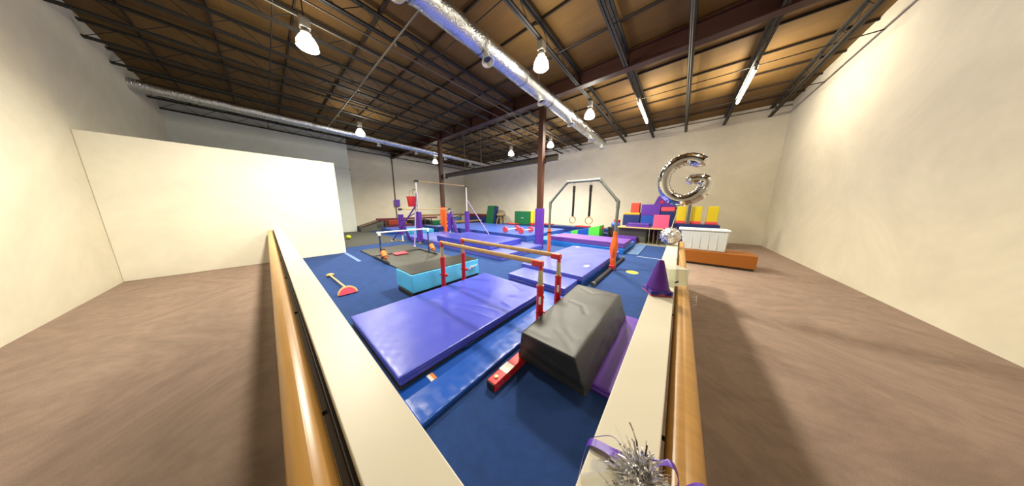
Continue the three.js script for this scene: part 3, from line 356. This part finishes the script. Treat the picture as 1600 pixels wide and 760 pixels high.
// ------------------------------------------------------------------ clutter by the far left wall
function beam(label, m, [x, y], z0, z1, o = {}) { const t = thing('balance_beam', label, 'balance beam', [x, 0, (z0 + z1) / 2]); part('beam_body', rbox(x - .06, x + .06, y - .14, y, z0, z1, .02, 3), m, t); for (const z of [z0 + .5, z1 - .5]) { part('leg', bar(V(x - .25, 0, z), V(x, y - .14, z), .025, .025, 8), o.leg ?? M.darkSteel, t); part('leg', bar(V(x + .25, 0, z), V(x, y - .14, z), .025, .025, 8), o.leg ?? M.darkSteel, t); } return t; }
beam('maroon balance beam nearest the white left wall', M.maroon, [-15.6, .89], -9.0, -4.6);
beam('brown suede balance beam behind the orange-padded column', M.suede, [-16.4, 1.05], -12.5, -7.8);
beam('low tan balance beam in front of the red and navy wall pads', M.tanSuede, [-15.0, .48], -13.4, -8.9);
{ const t = thing('wall_pad', 'red-topped navy pad strip standing in the far corner', 'gym mat', [-15.9, 0, -13.2]); part('pad', softBox(-17.4, -14.5, 0, .72, -13.9, -13.6, { r: .03, step: .25 }), M.navy, t); part('top_band', softBox(-17.4, -14.5, .725, 1.0, -13.9, -13.6, { r: .03, step: .25 }), M.maroon, t); }
{ const t = thing('wedge_mat', 'worn brown and grey incline wedge beside the white left wall', 'gym mat', [-16.6, 0, -4.3]); const s = new THREE.Shape([[0, 0], [1.3, 0], [1.3, .72], [0, .3]].map(([x, y]) => new THREE.Vector2(x, y))); const g = new THREE.ExtrudeGeometry(s, { depth: .9, bevelEnabled: true, bevelSize: .02, bevelThickness: .02, bevelSegments: 2 }); g.rotateY(Math.PI / 2); g.translate(-17.0, .021, -3.85); part('cover', clean(g), M.grey, t); part('top_band', bar(V(-16.05, .36, -3.9), V(-16.05, .77, -5.1), .03, .03, 8), M.suede, t); }
for (const [x0, x1, y0, y1, z0, z1, m, l] of [[-17.6, -16.2, 0, .35, -7.2, -5.4, M.maroon, 'maroon mat at the bottom of the pile under the maroon beam'], [-17.5, -16.3, .36, .68, -6.8, -5.6, M.rust, 'rust-coloured mat on the pile under the maroon beam'], [-17.7, -16.75, 0, .6, -9.0, -7.4, M.blackDeep, 'black block beside the pile under the maroon beam'], [-17.7, -16.9, 0, .45, -10.8, -9.4, M.green, 'green block mat under the brown beam'], [-17.7, -16.9, 0, .7, -12.4, -11.2, M.greyBlue, 'blue-grey block mat under the brown beam'], [-15.1, -13.3, 0, .3, -6.9, -4.7, M.royal, 'low royal blue mat in front of the maroon beam']])
  gymMat('block_mat', l, [x0, x1, z0, z1], [y0, y1], m, { step: .25 });
// ------------------------------------------------------------------ pile of shapes at the far right
function block(name, l, [x0, x1, y0, y1, z0, z1], m, cat = 'foam block') { const t = thing(name, l, cat, [(x0 + x1) / 2, y0, (z0 + z1) / 2]); part('cover', softBox(x0, x1, y0, y1, z0, z1, { r: .02, step: .15 }), m, t); part('piping', loop(x0 + .007, x1 - .007, y1 - .007, z0 + .007, z1 - .007, .006), m, t); return t; }
block('foam_block', 'dark grey mat stack under the pile of coloured foam shapes', [-2.42, -1.15, .0, .66, -12.6, -11.4], M.grey);
block('folded_panel_mat', 'bright purple mat on the floor in front of the grey mat stack', [-2.42, -1.45, .0, .3, -11.35, -10.7], M.purple, 'gym mat');
{ const t = thing('folding_table', 'tan-edged table under the coloured foam shapes', 'table', [-1.2, 0, -11.9]); part('table_top', rbox(-2.35, -.5, .7, .76, -12.7, -11.1, .01, 1), M.paleWood, t); for (const [x, z] of [[-.6, -11.2], [-.6, -12.6], [-1.1, -11.2], [-1.1, -12.6]]) part('leg', bar(V(x, .006, z), V(x, .7, z), .025, .025, 8), M.darkSteel, t); }
for (const [x, m, l] of [[-1.0, M.blackDeep, 'black folded chair under the table, left one'], [-.84, M.maroon, 'maroon folded chair under the table, middle one'], [-.68, M.blackDeep, 'black folded chair under the table, right one']]) { const t = thing('folded_chair', l, 'chair', [x, 0, -11.5]); part('backrest', rbox(x - .02, x + .02, .3, .6, -11.7, -11.3, .01, 1), m, t); part('seat', rbox(x + .025, x + .05, .08, .42, -11.7, -11.3, .01, 1), m, t); for (const z of [-11.28, -11.72]) part('leg', bar(V(x, .006, z), V(x, .62, z), .012, .012, 6), M.brass, t); }
block('foam_slab', 'lower purple slab on the tan-edged table', [-2.0, -1.0, .762, .84, -11.9, -11.15], M.purple); block('foam_slab', 'upper lavender slab on the tan-edged table', [-1.95, -1.05, .842, .93, -11.85, -11.2], M.purplePaint); 
block('foam_block', 'navy foam block on the table, under the yellow slab', [-2.3, -1.55, .762, 1.32, -12.6, -11.95], M.navy); block('foam_slab', 'yellow slab lying on the navy foam block', [-2.28, -1.57, 1.322, 1.43, -12.55, -12.0], M.gold);
block('foam_block', 'orange-red foam block at the top left of the pile', [-2.0, -1.62, 1.432, 1.92, -12.5, -12.05], M.tomato); block('foam_block', 'royal blue foam block under the large purple block', [-1.5, -.72, .762, 1.3, -12.6, -11.95], M.royal); block('foam_block', 'large purple foam block on top of the pile', [-1.52, -.74, 1.302, 1.84, -12.6, -11.95], M.purple);
block('foam_block', 'pink square foam mat leaning in front of the pile', [-.9, -.33, .762, 1.36, -11.3, -11.15], M.pink); block('foam_block', 'red foam slab above the navy one, beside the large purple block', [-.72, -.22, 1.52, 1.71, -12.5, -11.9], M.coral); block('foam_block', 'navy foam block under the red slab, beside the large purple block', [-.72, -.22, .762, 1.518, -12.5, -11.9], M.navy);
one('red_barrel', (() => { const g = new THREE.CylinderGeometry(.16, .16, .34, 24); g.translate(-2.62, .84, -12.2); const s = new THREE.TorusGeometry(.16, .02, 8, 24); s.rotateX(Math.PI / 2); s.translate(-2.62, 1.0, -12.2); return merge([g, s]); })(), M.red, 'red foam barrel beyond the left ring-frame leg side of the pile', 'foam block', [-2.62, .67, -12.2]);
one('storage_stand', merge([rbox(-2.85, -2.43, .6, .67, -12.5, -11.3, .01, 1), rbox(-2.83, -2.78, 0, .6, -12.45, -11.35, .01, 1), rbox(-2.5, -2.45, 0, .6, -12.45, -11.35, .01, 1)]), M.darkSteel, 'dark low stand under the red barrel and blue ball', 'stand', [-2.64, 0, -11.9]);
one('ball', (() => { const g = new THREE.SphereGeometry(.17, 28, 18); g.scale(1.2, .85, 1); g.translate(-2.55, .815, -11.55); return clean(g); })(), M.blueBall, 'squat blue ball at the left end of the foam pile', 'ball', [-2.55, .67, -11.55]);
{ const t = thing('triangle_mat', 'purple triangular foam mat with red triangle, behind the letter balloon', 'foam block', [-.65, 0, -12.95]); const s = new THREE.Shape([[-1.12, 0], [-.22, 0], [-.22, 1.74], [-.66, 2.52], [-.95, 2.2], [-1.12, 1.74]].map(([x, y]) => new THREE.Vector2(x, y))); const g = new THREE.ExtrudeGeometry(s, { depth: .3, bevelEnabled: true, bevelSize: .015, bevelThickness: .015, bevelSegments: 2 }); g.translate(0, .016, -13.1); part('cover', clean(g), M.purple, t); const q = new THREE.Shape([[-.84, 1.88], [-.66, 1.88], [-.75, 2.06]].map(([x, y]) => new THREE.Vector2(x, y))); const e = new THREE.ExtrudeGeometry(q, { depth: .006, bevelEnabled: false }); e.translate(-.04, .03, -12.785); part('red_triangle', clean(e), M.red, t); part('blue_edge', bar(V(-.22, 1.76, -12.78), V(-.64, 2.5, -12.78), .03, .03, 8), M.navy, t); }
block('foam_block', 'navy base block under the yellow upright pads', [-.19, 1.3, .0, .98, -12.5, -11.6], M.navy);
for (const [x, l] of [[-.14, 'yellow upright pad left of the grey post'], [.36, 'yellow upright pad right of the grey post'], [.86, 'yellow upright pad farthest right on the navy base']]) { const t = thing('upright_pad', l, 'gym mat', [x + .18, .99, -11.9]); part('foot', softBox(x, x + .36, .985, 1.1, -12.05, -11.75, { r: .02, step: .2 }), M.coral, t); part('pad', softBox(x + .02, x + .35, 1.1, 1.74, -12.0, -11.8, { r: .02, step: .2 }), M.yellow, t); }
block('foam_slab', 'small lime green slab left of the yellow pads', [-.19, -.13 - .012, .985, 1.74, -12.2, -12.06], M.lime);
one('grey_post', rbox(.24, .34, .985, 2.0, -11.72, -11.62, .01, 1), M.grey, 'grey post between the yellow upright pads', 'post', [.29, .985, -11.67]);
// ------------------------------------------------------------------ lobby side: handrail, bench, bin
{ const t = thing('handrail', 'rounded honey-coloured wooden handrail along the low walls', 'handrail', [.1, .88, -2.5]); const prof = new THREE.Shape(); prof.moveTo(-.038, -.03); prof.lineTo(-.042, .01); prof.quadraticCurveTo(-.04, .032, 0, .034); prof.quadraticCurveTo(.04, .032, .042, .01); prof.lineTo(.038, -.03); prof.closePath();
  const sweep = (len) => { const g = new THREE.ExtrudeGeometry(prof, { depth: len, bevelEnabled: true, bevelSize: .004, bevelThickness: .004, bevelSegments: 2, curveSegments: 16 }); return g; };
  const a = sweep(5.55); a.translate(.09, .925, -5.55); part('rail', metreUV(clean(a)), M.railWood, t);
  const b = sweep(9.0); b.rotateY(Math.PI / 2); b.translate(-9.1, .925, .014); part('rail', metreUV(clean(b)), M.railWood, t);
  for (let z = -.8; z > -5.5; z -= 1.1) part('rail_bracket', tube([V(.03, .84, z), V(.07, .84, z), V(.09, .86, z), V(.09, .896, z)], .008, 14, 6), M.darkSteel, t);
  for (let x = -1; x > -9; x -= 1.2) part('rail_bracket', tube([V(x, .84, -.05), V(x, .84, 0), V(x, .86, .02), V(x, .896, .02)], .008, 14, 6), M.darkSteel, t); }
{ const t = thing('wooden_bench', 'low orange-brown wooden bench behind the end of the low wall', 'bench', [.9, 0, -8.4]); part('seat_box', rbox(.12, 1.7, .06, .42, -8.75, -8.02, .012, 2), M.benchWood, t); part('plinth', box(.15, 1.67, .001, .06, -8.72, -8.05), M.trimDark, t);
  const b = thing('storage_bin', 'white plastic storage bin standing on the wooden bench', 'storage bin', [.6, .422, -8.4]); part('tub', softBox(.2, 1.1, .424, 1.0, -8.68, -8.12, { r: .03, step: .1, shape: (p, u) => { const k = (u.y + 1) / 2; p.x += u.x * .07 * k - .05 * k; p.z += u.z * .03 * k; p.x += .004 * Math.sin(p.x * 40) * 0; } }), M.bin, b); part('lid', rbox(.03, 1.15, 1.0, 1.05, -8.74, -8.06, .02, 2), M.bin, b); for (let x = .35; x < 1.1; x += .18) part('rib', rbox(x, x + .02, .5, .95, -8.115, -8.09, .006, 1), M.bin, b); }
// ------------------------------------------------------------------ things on the white cap
{ const x = -.07, z = -1.86, y = 1.0; const t = thing('cone_stack', 'stack of purple plastic training cones on the white cap', 'training cones', [x, y, z]);
  const coneG = (y0, s) => { const p = [[.1 * s, 0], [.1 * s, .008], [.078, .012], [.074, .02], [.02, .225], [.016, .23], [.011, .23], [.066, .02], [.06, .012]].map(([a, b]) => new THREE.Vector2(a, b + y0)); return clean(new THREE.LatheGeometry(p, 40)); };
  const base = (y0) => { const g = new RoundedBoxGeometry(.15, .007, .15, 2, .003); g.rotateY(.5); g.translate(0, y0 + .0045, 0); return clean(g); };
  for (const [i, m] of [[0, M.conePink], [1, M.coneBlue], [2, M.coneBlue], [3, M.cone]]) mesh('cone', merge([coneG(i * .011, .72), base(i * .011)]), m, t); }
{ const x = .005, z = -2.2; const t = thing('gift_box', 'small frosted translucent cube box standing beside the purple cones', 'box', [x, 1.0, z]); const g = softBox(-.075, .075, .0015, .15, -.085, .085, { r: .006, step: .03, shape: (p, u) => { p.x += .002 * n3(p.x * 30, p.y * 20, p.z * 20); } }); g.rotateY(.62); mesh('cube_body', g, M.frosted, t);
  const c = new THREE.Group(); const f = new THREE.BoxGeometry(.03, .014, .0015); const pm = S(0x3a2a6a, { roughness: .5 }); const pr = mesh('printed_mark', clean(f), pm, t); pr.position.set(-.015, .04, .088); pr.rotation.set(0, .62, .3); pr.position.applyAxisAngle(V(0, 1, 0), 0); pr.position.set(-.015 * Math.cos(.62) + .0865 * Math.sin(.62), .04, .0865 * Math.cos(.62) + .015 * Math.sin(.62)); }
{ // tinsel ball weight and letter balloon
  const c = V(-.09, 1.155, -4.6); const g = new THREE.IcosahedronGeometry(.15, 30); const p = g.attributes.position; for (let i = 0; i < p.count; i++) { const v = V(p.getX(i), p.getY(i), p.getZ(i)); const k = 1 + .05 * n3(v.x * 26, v.y * 40, v.z * 26) + .035 * n3(v.x * 60 + 4, v.y * 90, v.z * 60); p.setXYZ(i, v.x * k, v.y * k, v.z * k); } g.computeVertexNormals();
  const t = thing('tinsel_ball', 'crumpled silver foil ball at the far end of the white cap', 'balloon weight', [c.x, 1.0, c.z]); g.translate(c.x, c.y + .002, c.z); part('foil_body', clean(g), M.tinsel, t); const l = []; for (let i = 0; i < 90; i++) { const a = rr(0, 6.28), b = Math.acos(rr(-.8, 1)); const d = V(Math.sin(b) * Math.cos(a), Math.cos(b), Math.sin(b) * Math.sin(a)), s = c.clone().addScaledVector(d, .14), e = c.clone().addScaledVector(d, rr(.16, .18)).add(V(rr(-.02, .02), rr(-.01, .02), rr(-.02, .02))); l.push(ribbon([s, e], .006, .0006, V(rr(-1, 1), rr(-1, 1), rr(-1, 1)), 2)); } const fr = part('foil_fringe', merge(l), M.tinsel, t); fr.userData.kind = 'stuff';
  const gb = thing('letter_balloon', 'large silver foil letter G balloon floating above the foil ball', 'balloon', [0, 1.69, -4.6]);
  const pts = []; for (let a = 38; a <= 318; a += 8) pts.push(V(.285 * Math.cos(a * Math.PI / 180), .335 * Math.sin(a * Math.PI / 180), 0)); pts.push(V(.262, -.13, 0), V(.265, -.04, 0), V(.2, -.0, 0), V(.1, 0, 0), V(.0, 0, 0));
  const cv = new THREE.CatmullRomCurve3(pts), N = 260, K = 40, P = [], I = []; for (let i = 0; i <= N; i++) { const u = i / N, q = cv.getPointAt(u), tg = cv.getTangentAt(u), nn = V(-tg.y, tg.x, 0); const e = Math.min(1, Math.sqrt(Math.min(u, 1 - u) / .035 + .0004)); const cr = (u > .8) ? .82 : 1;
    for (let k = 0; k < K; k++) { const th = 2 * Math.PI * k / K, ct = Math.cos(th), st = Math.sin(th); const seam = Math.pow(Math.abs(ct), 3); const w = (.1 * cr) * e * (1 + .012 * seam * Math.sin(u * 190 + 2 * Math.sin(u * 31))), d = .09 * cr * e; const cr2 = seam * .012 * Math.sin(u * 210 + (ct > 0 ? 0 : 2) + 1.5 * n3(u * 30, 1, 2)); P.push(q.x + nn.x * ct * w, q.y + nn.y * ct * w, Math.sign(st) * Math.pow(Math.abs(st), 1.15) * d + cr2 * (1 - Math.abs(st)) * e); if (i < N) { const a = i * K + k, b = i * K + (k + 1) % K; I.push(a, b, a + K, b, b + K, a + K); } } }
  const bg = new THREE.BufferGeometry(); bg.setAttribute('position', new THREE.Float32BufferAttribute(P, 3)); bg.setIndex(I); bg.computeVertexNormals(); bg.setAttribute('uv', new THREE.Float32BufferAttribute(new Float32Array(P.length / 3 * 2), 2)); bg.translate(0, 2.125, -4.6); part('foil_letter', clean(bg), M.foil, gb); part('tail', (() => { const k = new THREE.ConeGeometry(.025, .06, 10); k.translate(-.06, 1.67, -4.6); return clean(k); })(), M.foil, gb);
  part('string', ribbon([V(-.06, 1.65, -4.6), V(-.05, 1.55, -4.58), V(-.07, 1.45, -4.6), V(-.085, 1.34, -4.6), V(-.09, 1.3, -4.6)], .012, .001, V(1, 0, .4), 30), M.ribbonWhite, gb); }
{ // curled white ribbon drooping over the handrail
  const P = []; for (const [x, y, z] of [[.04, 1.16, -3.0], [.07, 1.1, -2.7], [.1, .99, -2.35], [.12, .975, -2.15]]) P.push(V(x, y, z)); const coil = []; for (let i = 0; i <= 40; i++) { const a = i * .55; coil.push(V(.15 + .03 * Math.cos(a), .955 - i * .0012, -2.12 + .03 * Math.sin(a) + i * .002)); }
  one('curled_ribbon', merge([ribbon([...P, ...coil], .008, .0008, V(0, 1, .2), 220)]), M.ribbonWhite, 'pale curled balloon ribbon trailing over the wooden handrail', 'ribbon', [.12, .96, -2.2]); }
{ // tinsel balloon weight in the foreground
  const x = 0, z = -.46, y = 1.0; const t = thing('balloon_weight', 'silver tinsel balloon weight with purple ribbon, at the bottom edge', 'balloon weight', [x, y, z]);
  const g = new THREE.IcosahedronGeometry(.034, 12), p = g.attributes.position; for (let i = 0; i < p.count; i++) { const v = V(p.getX(i), p.getY(i), p.getZ(i)); const k = 1 + .2 * n3(v.x * 60, v.y * 60, v.z * 60); p.setXYZ(i, v.x * k, Math.max(-.033, v.y * k), v.z * k); } g.computeVertexNormals(); g.translate(x, y + .0345, z); part('foil_body', clean(g), M.tinsel, t);
  const l = []; const c = V(x, y + .05, z); for (let i = 0; i < 420; i++) { const a = rr(0, 6.28), b = Math.acos(rr(-.75, 1)); const d = V(Math.sin(b) * Math.cos(a), Math.cos(b), Math.sin(b) * Math.sin(a)); const L = rnd() < .05 ? rr(.075, .095) : rr(.042, .066); const s = c.clone().addScaledVector(d, .02), m = c.clone().addScaledVector(d, L * .7), e = c.clone().addScaledVector(d, L).add(V(rr(-.012, .012), rr(-.016, .006), rr(-.012, .012))); if (e.y < y + .003) e.y = y + .003; if (m.y < y + .003) m.y = y + .003; l.push(ribbon([s, m, e], rr(.002, .0042), .0003, V(rr(-1, 1), rr(-1, 1), rr(-1, 1)), 4)); } const fr = part('tinsel_fringe', merge(l), M.tinsel, t); fr.userData.kind = 'stuff';
  part('ribbon_loop', ribbon([V(-.02, 1.045, -.47), V(-.045, 1.03, -.49), V(-.07, 1.014, -.5), V(-.1, 1.008, -.5), V(-.122, 1.003, -.495), V(-.134, .95, -.49), V(-.142, .86, -.48)], .028, .0006, V(.1, .25, 1), 60), M.ribbonPurple, t); part('ribbon_loop', ribbon([V(.015, 1.055, -.48), V(.03, 1.075, -.5), V(.05, 1.078, -.51), V(.066, 1.045, -.52), V(.07, 1.0, -.525), V(.082, 1.0, -.54), V(.11, 1.015, -.56), V(.14, 1.01, -.56)], .02, .0006, V(0, .35, 1), 70), M.ribbonPurple, t); part('ribbon_tail', tube([V(-.03, 1.06, -.48), V(-.07, 1.05, -.51), V(-.115, 1.02, -.5)], .0009, 24, 5), M.ribbonPurple, t);
  part('cellophane_wrap', (() => { const gg = new THREE.CylinderGeometry(.03, .075, .05, 30, 6, true), q = gg.attributes.position; for (let i = 0; i < q.count; i++) { const a = Math.atan2(q.getZ(i), q.getX(i)), r = Math.hypot(q.getX(i), q.getZ(i)) * (1 + .12 * Math.sin(a * 9) + .06 * n3(a * 3, q.getY(i) * 40, 1)); q.setXYZ(i, r * Math.cos(a), q.getY(i), r * Math.sin(a)); } gg.computeVertexNormals(); gg.translate(x - .035, 1.027, z + .04); return clean(gg); })(), M.cello, t); }

scene.traverse(o => { if (o.isMesh) { o.castShadow = true; o.receiveShadow = true; } });
renderer.render(scene, camera);
